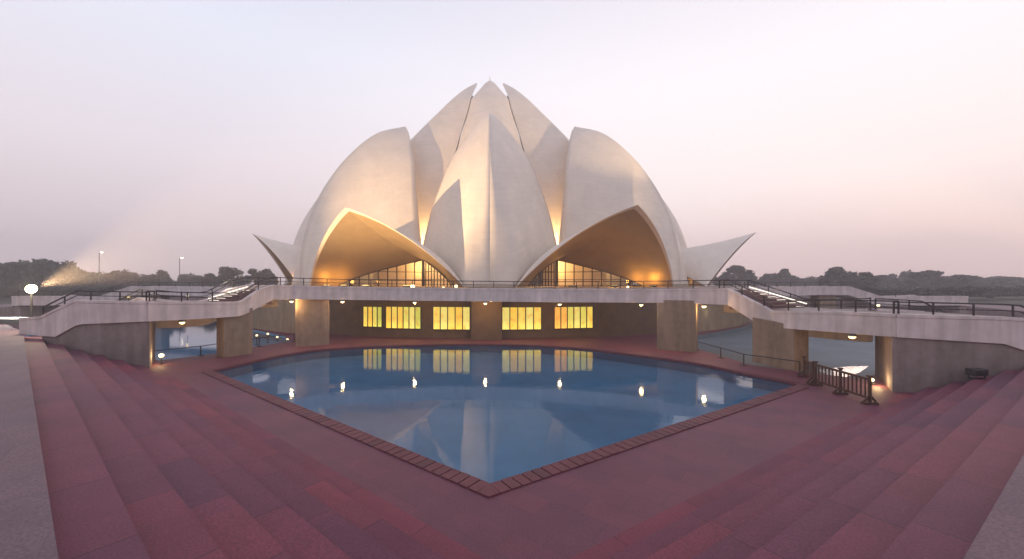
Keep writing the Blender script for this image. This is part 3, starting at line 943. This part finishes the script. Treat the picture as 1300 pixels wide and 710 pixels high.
for px, py in ((229, 406.8), (369, 380.6), (434, 381.4), (526, 382), (616, 383), (711, 384.3), (815, 385), (895, 387.6), (1085, 425.5)):
    dd = interp(px, [(r_[0], r_[1]) for r_ in rowsC]); yb = interp(px, [(r_[0], r_[3]) for r_ in rowsC])
    q = W(px, yb, dd)
    bulkhead(bc, q + Vector((0, .15, -.16)), 35 if px in (229, 1085) else 170)
# small lamps standing on the parapet in front of the arches
def spotlet(px, py, dd, r, e, label, mat='lamp_lit', name='spotlight'):
    q = W(px, py, dd)
    return q

# --- left approach with its abutment
bl = empty('footbridge', (-27, 26, 0), 'left approach of the footbridge stepping down to the plaza beside the bright floodlight', 'bridge')
tops = [p[0] for p in PL]; bots = [p[1] for p in PL]
beam('parapet', tops, bots, .3, bl, 1, gap1=.03)
flb, fT = far_beam(PL, 0, 6, bl, .4, gap1=.03)
nr, fa = inset(PL, 3, 6); deck(bl, nr, fa, [zl] * 3)
nr, fa = inset(PL, 1, 4); stairs(bl, nr[0], nr[2], fa[0], fa[2], 2.2, zl, 9)
railing([p + perp(tops, i) * .15 for i, p in enumerate(tops)][1:], bl, .6)
railing([p - perp(fT, i) * .15 for i, p in enumerate(fT)][1:], bl, .6)
b = MB()
for i in range(1, 5):
    A, B_ = PL[i], PL[i + 1]
    def low(p, k): return Vector((p[1].x, p[1].y, 0)) + Vector((0, .12 if k == 0 else 0, 0))
    a, c = low(A, 0), low(B_, 0)
    f, g = Vector((A[2].x, A[2].y - .1, 0)), Vector((B_[2].x, B_[2].y - .1, 0))
    if i == 4: c = c + Vector((.03, 0, 0))
    pts_ = [a, c, g, f]
    zA, zB = A[1].z + .06, B_[1].z + .06
    b.box8([(p.x, p.y, -.4) for p in pts_] + [(a.x, a.y, zA), (c.x, c.y, zB), (g.x, g.y, zB), (f.x, f.y, zA)])
b.build('abutment', 'abutment_stone', bl)

# --- right approach with its abutment
br_ = empty('footbridge', (26, 20, 0), 'right approach of the footbridge on a broad stone abutment above the red steps', 'bridge')
tops = [p[0] for p in PR_]; bots = [p[1] for p in PR_]
beam('parapet', tops, bots, .3, br_, 1, gap0=.03)
frb, fT = far_beam(PR_, 0, 5, br_, .4, gap0=.03)
nr, fa = inset(PR_, 0, 3); deck(br_, nr, fa, [zr] * 3)
nr, fa = inset(PR_, 2, 5); stairs(br_, nr[2], nr[0], fa[2], fa[0], 2.2, zr, 8)
railing([p + perp(tops, i) * .15 for i, p in enumerate(tops)], br_, .62)
railing([p - perp(fT, i) * .15 for i, p in enumerate(fT)], br_, .62)
b = MB()
for i in range(0, 4):
    A, B_ = PR_[i], PR_[i + 1]
    a = Vector((A[1].x, A[1].y + .12, 0)); c = Vector((B_[1].x, B_[1].y + .12, 0))
    f, g = Vector((A[2].x, A[2].y - .1, 0)), Vector((B_[2].x, B_[2].y - .1, 0))
    if i == 0: a.x = (1133 - 622) / 500 * a.y
    pts_ = [a, c, g, f]
    b.box8([(p.x, p.y, -.4) for p in pts_] + [(a.x, a.y, A[1].z + .06), (c.x, c.y, B_[1].z + .06), (g.x, g.y, B_[1].z + .06), (f.x, f.y, A[1].z + .06)])
b.build('abutment', 'abutment_stone', br_)

# --- the neighbouring bridges, one to each side, turned 40 degrees about the temple
def side_bridge(label, rot, mirror):
    e = empty('footbridge', (0, 87, 0), label, 'bridge')
    sx = -1 if mirror else 1
    def T(p): 
        q = Vector((p.x * sx, p.y - 87, p.z)); a = R(rot)
        return Vector((q.x * math.cos(a) - q.y * math.sin(a), 87 + q.x * math.sin(a) + q.y * math.cos(a), q.z))
    P = [tuple(T(x) for x in r_) for r_ in PC[9:]] + [tuple(T(x) for x in r_) for r_ in PR_[1:]]
    tops = [p[0] for p in P]; bots = [p[1] for p in P]
    s_ = -1 if mirror else 1
    beam('parapet', tops, bots, .3, e, s_)
    T2 = [p[2] for p in P]; B2 = [Vector((p[2].x, p[2].y, p[1].z)) for p in P]
    beam('parapet', T2, B2, .3, e, -s_)
    zs = [t_.z - .12 for t_ in tops]
    near = [p[0].lerp(p[2], .06) for p in P]; far = [p[0].lerp(p[2], .94) for p in P]
    deck(e, near, far, zs)
    railing(tops, e, .62, 3.0)
    b = MB()
    for i in range(len(P) - 5, len(P) - 1):
        A, B_ = P[i], P[i + 1]
        pts_ = [A[1].lerp(A[2], .03), B_[1].lerp(B_[2], .03), B_[2], A[2]]
        if (pts_[1] - pts_[0]).cross(pts_[3] - pts_[0]).z < 0: pts_ = [pts_[1], pts_[0], pts_[3], pts_[2]]
        zz = min(A[1].z, B_[1].z) + .1
        b.box8([(p.x, p.y, -.4) for p in pts_] + [(p.x, p.y, zz) for p in pts_])
    b.build('abutment', 'abutment_stone', e)
    for k in (4, 7):
        A, B_ = P[k], P[k + 1]
        a, c = A[1].lerp(A[2], .1), B_[1].lerp(B_[2], .1); f, g = A[1].lerp(A[2], .35), B_[1].lerp(B_[2], .35)
        pts_ = [a, c, g, f]
        if (c - a).cross(f - a).z < 0: pts_ = pts_[::-1]
        b = MB(); b.box8([(p.x, p.y, -.02) for p in pts_] + [(p.x, p.y, min(A[1].z, B_[1].z) + .2) for p in pts_]); b.build('pier', 'pier_stone', e)
side_bridge('low pale footbridge farther off on the right of the temple', 40, False)
side_bridge('low pale footbridge farther off on the left of the temple', -40, True)

# ------------------------------------------------------------------ lamps and small things
def mast_lamp(name, pos, hgt, label, cat, head, mat, group=None, r=.12):
    e = empty(name, (pos[0], pos[1], pos[2]), label, cat, group)
    b = MB(); b.tube([Vector(pos), Vector(pos) + Vector((0, 0, hgt))], [r, r * .6], 8); b.build('pole', 'lamp_metal', e)
    return e
# the big floodlight on the left, aimed at the petals
FP = W(40, 367, 28.5)
fl = empty('floodlight', (FP.x, FP.y, PLZ), 'dazzling floodlight on a short post by the left end of the footbridge', 'floodlight')
b = MB(); b.tube([(FP.x, FP.y, PLZ), (FP.x, FP.y, FP.z - .25)], [.07, .06], 8); b.build('post', 'lamp_metal', fl)
aim = Vector((4, 62, 31)) - FP; aim.normalize()
hd = Vector((.35, -.55, .10)).normalized(); rt = Vector((-hd.y, hd.x, 0)).normalized(); uu = rt.cross(hd).normalized()
b = MB(); b.tube([FP - hd * .34, FP - hd * .12, FP], [.14, .30, .34], 18); b.build('housing', 'lamp_metal', fl, smooth=True)
b = MB(); b.tube([FP + hd * .004, FP + hd * .03], [.31, .31], 20); b.build('reflector', 'reflector_glare', fl)
b = MB(); b.sphere(FP + hd * .05, .2, 1, 1, 14, 8); b.build('lens', 'flood_lit', fl, smooth=True)
light('flood_glow', FP + hd * .6, 600, (1, .82, .55), .3, fl)
sp = light('flood_beam', FP + aim * .5, 115000, (1, .66, .34), .18, fl, 'SPOT')
sp.data.spot_size = R(60); sp.data.spot_blend = .8
sp.rotation_euler = aim.to_track_quat('-Z', 'Y').to_euler()
# its twin on the right, outside the picture: it throws the warm light on the upper leaves at the right
FQ = Vector((43, 25, 6.2))
f2 = empty('floodlight', (FQ.x, FQ.y, PLZ), 'floodlight on a post on the right hand plaza aimed at the upper petals', 'floodlight')
a2 = (Vector((8, 75, 45)) - FQ).normalized()
b = MB(); b.tube([(FQ.x, FQ.y, PLZ), (FQ.x, FQ.y, FQ.z - .2)], [.07, .06], 8); b.build('post', 'lamp_metal', f2)
b = MB(); b.tube([FQ - a2 * .34, FQ - a2 * .12, FQ], [.14, .30, .34], 18); b.build('housing', 'lamp_metal', f2, smooth=True)
b = MB(); b.tube([FQ + a2 * .004, FQ + a2 * .03], [.30, .30], 20); b.build('lens', 'flood_lit', f2)
s2 = light('flood_beam', FQ + a2 * .5, 120000, (1, .70, .40), .18, f2, 'SPOT')
s2.data.spot_size = R(27); s2.data.spot_blend = .6
s2.rotation_euler = a2.to_track_quat('-Z', 'Y').to_euler()
# glowing box and lamp added to whiten the landing at the far left
q = W(14, 399, 33)
gle = empty('landing_glow', (q.x, q.y, PLZ), 'long white glowing box added to brighten the landing at the left edge', 'light')
b = MB(); b.box((q.x, q.y, PLZ + .22), (3.4, .5, .45)); b.build('housing', 'lamp_metal', gle)
b = MB(); b.box((q.x, q.y - .02, PLZ + .5), (3.2, .5, .12)); b.build('lens', 'strip_lit', gle)
light('landing_fill_lamp', (q.x + .5, q.y - .8, PLZ + 1.3), 160, (1, .95, .85), .3, gle)

# far street lamps
for (px, py, dd, lab) in ((126, 321, 130, 'street lamp above the big dome tree on the far left'), (228, 328, 135, 'street lamp shining above the low trees nearer the temple')):
    q = W(px, py, dd)
    e = empty('street_lamp', (q.x, q.y, PLZ), lab, 'street lamp', 'distant lit street lamps')
    b = MB(); b.tube([(q.x, q.y, PLZ), (q.x, q.y, q.z + .1), (q.x + .8, q.y, q.z + .3)], [.14, .1, .07], 8); b.build('pole', 'lamp_metal', e)
    b = MB(); b.sphere((q.x + .8, q.y, q.z + .1), .38, 1, .5); b.build('lamp_head', 'street_lit', e, smooth=True)

# spotlights standing on the terrace behind the front parapet
def small_light(px, py, dd, zbase, label, cat, r=.13, mat='lamp_lit', e=0, group=None, name='spotlight'):
    q = W(px, py, dd)
    o = empty(name, (q.x, q.y, zbase), label, cat, group)
    b = MB(); b.tube([(q.x, q.y, zbase), (q.x, q.y, q.z)], [.04, .04], 8); b.box((q.x, q.y, zbase + .03), (.22, .22, .06)); b.build('stand', 'lamp_metal', o)
    b = MB(); b.sphere(q, r, 1, .9); b.build('lens', mat, o, smooth=True)
    if e: light('spot_light', q + Vector((0, -.3, .1)), e, (1, .70, .34), .1, o)
small_light(524, 364, 38.2, zring, 'bright starry spotlight standing in front of the left golden arch', 'spotlight', .22, e=120)
small_light(579, 363.6, 38.6, zring, 'small amber spotlight at the right foot of the left arch', 'spotlight', .17)
small_light(563, 365, 38.6, zring, 'tiny amber spotlight just left of the left arch foot', 'spotlight', .10)
small_light(797, 364.5, 37.5, zring, 'small white spotlight below the right golden arch', 'spotlight', .12)
small_light(205, 451.5, 27.4, 0, 'low glowing bollard on the red ledge beside the left abutment', 'bollard light', .16, name='bollard_light', e=45)
small_light(1107, 482.5, 21.8, 0, 'low glowing bollard beside the wooden barrier and right abutment', 'bollard light', .10, name='bollard_light', e=45)
for k, (px, py, dd, where) in enumerate(((326, 426, 36, 'leftmost'), (340, 424, 37.2, 'second from the left'), (352, 428, 38.6, 'third from the left'), (365, 431, 38.8, 'rightmost'))):
    small_light(px, py, dd, 0, 'tiny white lamp between the two left piers, %s of four' % where, 'lamp', .10, group='tiny lamps between the left piers', name='pool_lamp')
for px, py, dd, lab in ((212, 375.2, 62, 'small amber lamp beyond the left footbridge rail, nearer the floodlight'), (238, 376.5, 60, 'small white lamp beyond the left footbridge rail, nearer the stair'), (163, 376.5, 58, 'red tinted lamp beyond the left footbridge rail'), (1115, 388, 50, 'amber lamp beyond the right footbridge rail')):
    small_light(px, py, dd, PLZ, lab, 'lamp', .17, name='garden_lamp')

# thin railings along the ledge of the side pools
def ledge_rail(pts, label, ht=.75):
    e = empty('railing', (pts[0][0], pts[0][1], 0), label, 'railing')
    line = [Vector((x, y, 0)) for x, y in pts]
    b = MB()
    for a, c in zip(line, line[1:]): b.bar(a + Vector((0, 0, ht)), c + Vector((0, 0, ht)), .05)
    b.build('rail', 'rail_dark', e)
    for q in line:
        p_ = MB(); p_.bar(q, q + Vector((0, 0, ht)), .055); p_.box((q.x, q.y, .02), (.3, .3, .04)); p_.build('post', 'rail_dark', e)
ledge_rail([(-24.3, 28.1), (-22.4, 30.5), (-21.4, 32.6), (-20.5, 35.0), (-18.9, 38.0)], 'thin dark handrail on the ledge behind the left pier')
ledge_rail([(17.4, 36.5), (17.3, 33.0), (17.35, 29.6), (17.4, 27.0), (19.2, 24.4)], 'thin dark handrail on the ledge between the two right piers')

# wooden barrier in two panels
def barrier(a, c, label, n, ht=1.25, panel=False):
    a, c = Vector((*a, 0)), Vector((*c, 0))
    e = empty('wooden_barrier', tuple(a), label, 'barrier', 'wooden barrier panels')
    dv = (c - a); L = dv.length; dv.normalize(); an = math.atan2(dv.y, dv.x)
    for k, q in enumerate((a, a.lerp(c, .5), c) if n > 6 else (a, c)):
        p_ = MB(); p_.box((q.x, q.y, ht / 2 + .03), (.10, .10, ht + .06), an); p_.box((q.x, q.y, ht + .10), (.17, .17, .07), an)
        p_.box((q.x, q.y, .05), (.22, .62, .10), an); p_.bar(q + Vector((dv.y, -dv.x, 0)) * .28 + Vector((0, 0, .1)), q + Vector((0, 0, .42)), .07)
        p_.bar(q - Vector((dv.y, -dv.x, 0)) * .28 + Vector((0, 0, .1)), q + Vector((0, 0, .42)), .07)
        p_.build('post', 'wood_dark', e)
    for zz, nm in ((ht - .05, 'top_rail'), (.28, 'bottom_rail')):
        p_ = MB(); p_.bar(a + Vector((0, 0, zz)), c + Vector((0, 0, zz)), .09, .10); p_.build(nm, 'wood_dark', e)
    for k in range(1, n):
        q = a.lerp(c, k / n)
        if n > 6 and abs(k / n - .5) < .03: continue
        p_ = MB(); p_.box((q.x, q.y, (ht + .23) / 2), (.06, .04, ht - .33), an); p_.build('picket', 'wood_dark', e)
barrier((18.75, 23.5), (17.95, 21.85), 'short dark wooden barrier panel seen end on beside the right pier', 6, 1.12)
barrier((17.85, 21.6), (17.6, 18.25), 'long dark wooden picket barrier standing at the right corner of the pool', 14, 1.2)

# dark low box against the right abutment
q = Vector((24.6, 19.25, PLZ - 3 * PLZ / NST))
q = Vector(((1240 - 622) / 500 * 19.2, 19.2, 0))
lv = nR.dot(Vector((q.x, q.y))); k = max(0, min(NST - 1, int((lv - aR0) / (aR1 - aR0) * NST)))
zb = PLZ - (k + 1) * PLZ / NST
e = empty('floodlight', (q.x, q.y, zb), 'unlit dark box floodlight on the steps against the right abutment', 'floodlight')
b = MB(); b.box((q.x, q.y, zb + .34), (.75, .42, .34), .1); b.build('housing', 'rail_dark', e, bevel=.05)
b = MB(); b.bar((q.x - .4, q.y, zb), (q.x - .4, q.y, zb + .34), .05); b.bar((q.x + .4, q.y, zb), (q.x + .4, q.y, zb + .34), .05); b.bar((q.x - .4, q.y, zb + .03), (q.x + .4, q.y, zb + .03), .08); b.build('bracket', 'rail_dark', e)

# ------------------------------------------------------------------ trees
def crown_mesh(seed, wdt, hgt, n, leaf=.55, flat=.5):
    rnd = random.Random(seed); b = MB()
    clumps = []
    nc = 26
    for i in range(nc):
        a = rnd.uniform(0, 2 * math.pi); rr_ = math.sqrt(rnd.random()) * .80
        zt = (1 - rr_ ** 2.2) * rnd.uniform(.35, 1.0)
        clumps.append((Vector((rr_ * math.cos(a) * wdt / 2, rr_ * math.sin(a) * wdt / 2, hgt * (.14 + .70 * zt))), rnd.uniform(.14, .26) * wdt * .62))
    for i in range(n):
        c, r_ = rnd.choice(clumps)
        dv = Vector((rnd.gauss(0, 1), rnd.gauss(0, 1), rnd.gauss(0, 1))).normalized() * (r_ * (rnd.random() ** .45))
        dv.z *= .62
        q = c + dv
        if q.z > hgt: q.z = hgt - rnd.uniform(0, .4)
        if q.z < .03 * hgt: q.z = .03 * hgt + rnd.random() * .2 * hgt
        s_ = leaf * rnd.uniform(.5, 1.2)
        ax = Vector((rnd.gauss(0, 1), rnd.gauss(0, 1), rnd.gauss(0, 1))).normalized()
        t1 = ax.orthogonal().normalized() * s_; t2 = ax.cross(t1)
        b.add([q - t1, q - t2 * .55, q + t1, q + t2 * .55], [(0, 1, 2, 3)])
    return b, clumps
PROTO = []
for k, (wd, hg, n) in enumerate(((22, 12, 7000), (12, 9, 4200), (14, 12, 4600), (16, 9, 4200), (10, 10, 3600))):
    b, cl = crown_mesh(50 + k, wd, hg, n, .5 if k else .6)
    cm = b.v, b.f
    t_ = MB()
    t_.tube([(0, 0, -.1), (.1, .05, hg * .2), (-.1, .1, hg * .42)], [wd * .028, wd * .02, wd * .014], 8)
    for c, r_ in cl[:9]:
        t_.tube([(-.05, .05, hg * .25), tuple(Vector((0, 0, hg * .3)).lerp(c, .5)), tuple(c)], [wd * .013, wd * .008, wd * .003], 5)
    PROTO.append((b, t_, wd, hg, []))
def tree(kind, px, top, width, dd, label, group=None, leafm='leaf', rot=None):
    b, t_, wd, hg, cache = PROTO[kind]
    q = W(px, top, dd); base = PLZ - .05
    e = empty('tree', (q.x, q.y, base), label, 'tree', group)
    key = [c for c in cache if c[0] == leafm]
    if not key:
        co = b.build('crown', leafm); to = t_.build('trunk', 'bark', smooth=True)
        cache.append((leafm, co.data, to.data))
        co.parent = e; to.parent = e
    else:
        co = bpy.data.objects.new('crown', key[0][1]); to = bpy.data.objects.new('trunk', key[0][2])
        COL.objects.link(co); COL.objects.link(to); co.parent = e; to.parent = e
    s_ = (width / 500 * dd) / (wd * 1.08)
    e.scale = (s_, s_, (q.z - base) / hg * (1.18 if px > 900 else 1.10))
    e.rotation_euler.z = random.uniform(0, 6.28) if rot is None else rot
TR = [(0, 52, 321, 112, 105, 'broad dome shaped tree behind the dazzling floodlight', 'leaf'),
      (3, 128, 343, 62, 135, 'low tree just right of the dome tree on the left', 'leaf'),
      (3, 158, 340, 60, 128, 'reddish brown tree between the two street lamps', 'leaf_red'),
      (1, 198, 340, 38, 118, 'small dark round tree under the second street lamp', 'leaf'),
      (3, 243, 345, 50, 140, 'low wide tree left of the leftmost open petal', 'leaf'),
      (2, 288, 333, 58, 120, 'taller rounded tree nearest the leftmost open petal', 'leaf'),
      (4, 332, 331, 44, 130, 'narrow pale tree showing under the tip of the leftmost petal', 'leaf'),
      (4, 912, 345, 40, 160, 'hazy small tree partly behind the rightmost open petal', 'leaf'),
      (2, 938, 334, 52, 150, 'pale hazy tree just right of the rightmost open petal', 'leaf'),
      (1, 988, 341, 44, 155, 'pale rounded tree right of the pale hazy one', 'leaf'),
      (3, 1028, 351, 60, 160, 'low hazy tree left of the dark round tree on the right', 'leaf'),
      (1, 1075, 338, 64, 115, 'dark round headed tree standing out on the right', 'leaf'),
      (3, 1132, 352, 60, 140, 'low tree between the two dark trees on the right', 'leaf'),
      (3, 1152, 343, 50, 150, 'thin topped pale tree touching the wide dark tree', 'leaf'),
      (2, 1187, 341, 78, 125, 'wide dark tree right of the round headed one', 'leaf'),
      (3, 1242, 352, 70, 140, 'long low tree near the right edge', 'leaf'),
      (2, 1290, 350, 66, 150, 'tree cut by the right edge of the view', 'leaf'),
      (2, 1215, 347, 60, 138, 'broad pale tree behind the wide dark tree on the right', 'leaf'),
      (1, 1108, 349, 56, 145, 'rounded hazy tree right behind the dark round headed tree', 'leaf'),
      (2, 1050, 348, 50, 150, 'rounded hazy tree left behind the dark round headed tree', 'leaf'),
      (2, 1262, 349, 60, 146, 'hazy tree between the long low tree and the right edge', 'leaf'),
      (2, 92, 338, 60, 118, 'shoulder of trees under the right end of the dome tree', 'leaf'),
      (1, 8, 330, 60, 112, 'round tree at the left edge in front of the dome tree', 'leaf')]
for k, px, top, wdt, dd, lab, lm_ in TR: tree(k, px, top, wdt, dd, lab, None, lm_)
for i in range(60):
    left = i % 2 == 0
    px = random.uniform(-60, 330) if left else random.uniform(925, 1390)
    dd = random.uniform(165, 260)
    tree(random.randrange(1, 5), px, random.uniform(350, 357), random.uniform(34, 60), dd,
         'faint low tree in the far treeline left of the temple' if left else 'faint low tree in the far treeline right of the temple',
         'far treeline left' if left else 'far treeline right')

def shrub(px, top, width, dd, label, group):
    b, t_, wd, hg, cache = PROTO[3]
    q = W(px, top, dd); e = empty('shrub', (q.x, q.y, PLZ - .03), label, 'shrub', group)
    co = bpy.data.objects.new('foliage', cache[0][1]); COL.objects.link(co); co.parent = e
    s_ = width / 500 * dd / wd
    e.scale = (s_, s_, (q.z - PLZ) / hg * 1.15); e.rotation_euler.z = random.uniform(0, 6.28)
for i in range(26):
    left = i % 2 == 0
    px = -70 + 400 * (i // 2 + random.random()) / 13 if left else 925 + 470 * (i // 2 + random.random()) / 13
    dd = random.uniform(92, 112)
    shrub(px, random.uniform(361, 366), random.uniform(36, 60), dd, 'low dark shrub in the belt under the trees left of the temple' if left else 'low dark shrub in the belt under the trees right of the temple',
          'shrub belt left' if left else 'shrub belt right')

for i in range(22):
    left = i % 2 == 0
    px = -90 + 330 * (i // 2 + random.random()) / 11 if left else 1040 + 330 * (i // 2 + random.random()) / 11
    shrub(px, random.uniform(362, 366), random.uniform(44, 70), random.uniform(76, 86), 'dark shrub nearest the left footbridge rail' if left else 'dark shrub nearest the right footbridge rail',
          'near shrubs left' if left else 'near shrubs right')

# ------------------------------------------------------------------ evening haze
m, t, p = nodes_of('haze_air')
t.nodes.remove(p); o = t.nodes['Material Output']
pv = mk(t, 'ShaderNodeVolumePrincipled')
pv.inputs['Color'].default_value = (.99, .94, .96, 1); pv.inputs['Density'].default_value = .0017; pv.inputs['Anisotropy'].default_value = .25
t.links.new(pv.outputs[0], o.inputs['Volume'])
b = MB(); b.box((0, 120, 25.5), (1000, 700, 56.6)); hz = b.build('haze', m); tag(hz, kind='stuff')
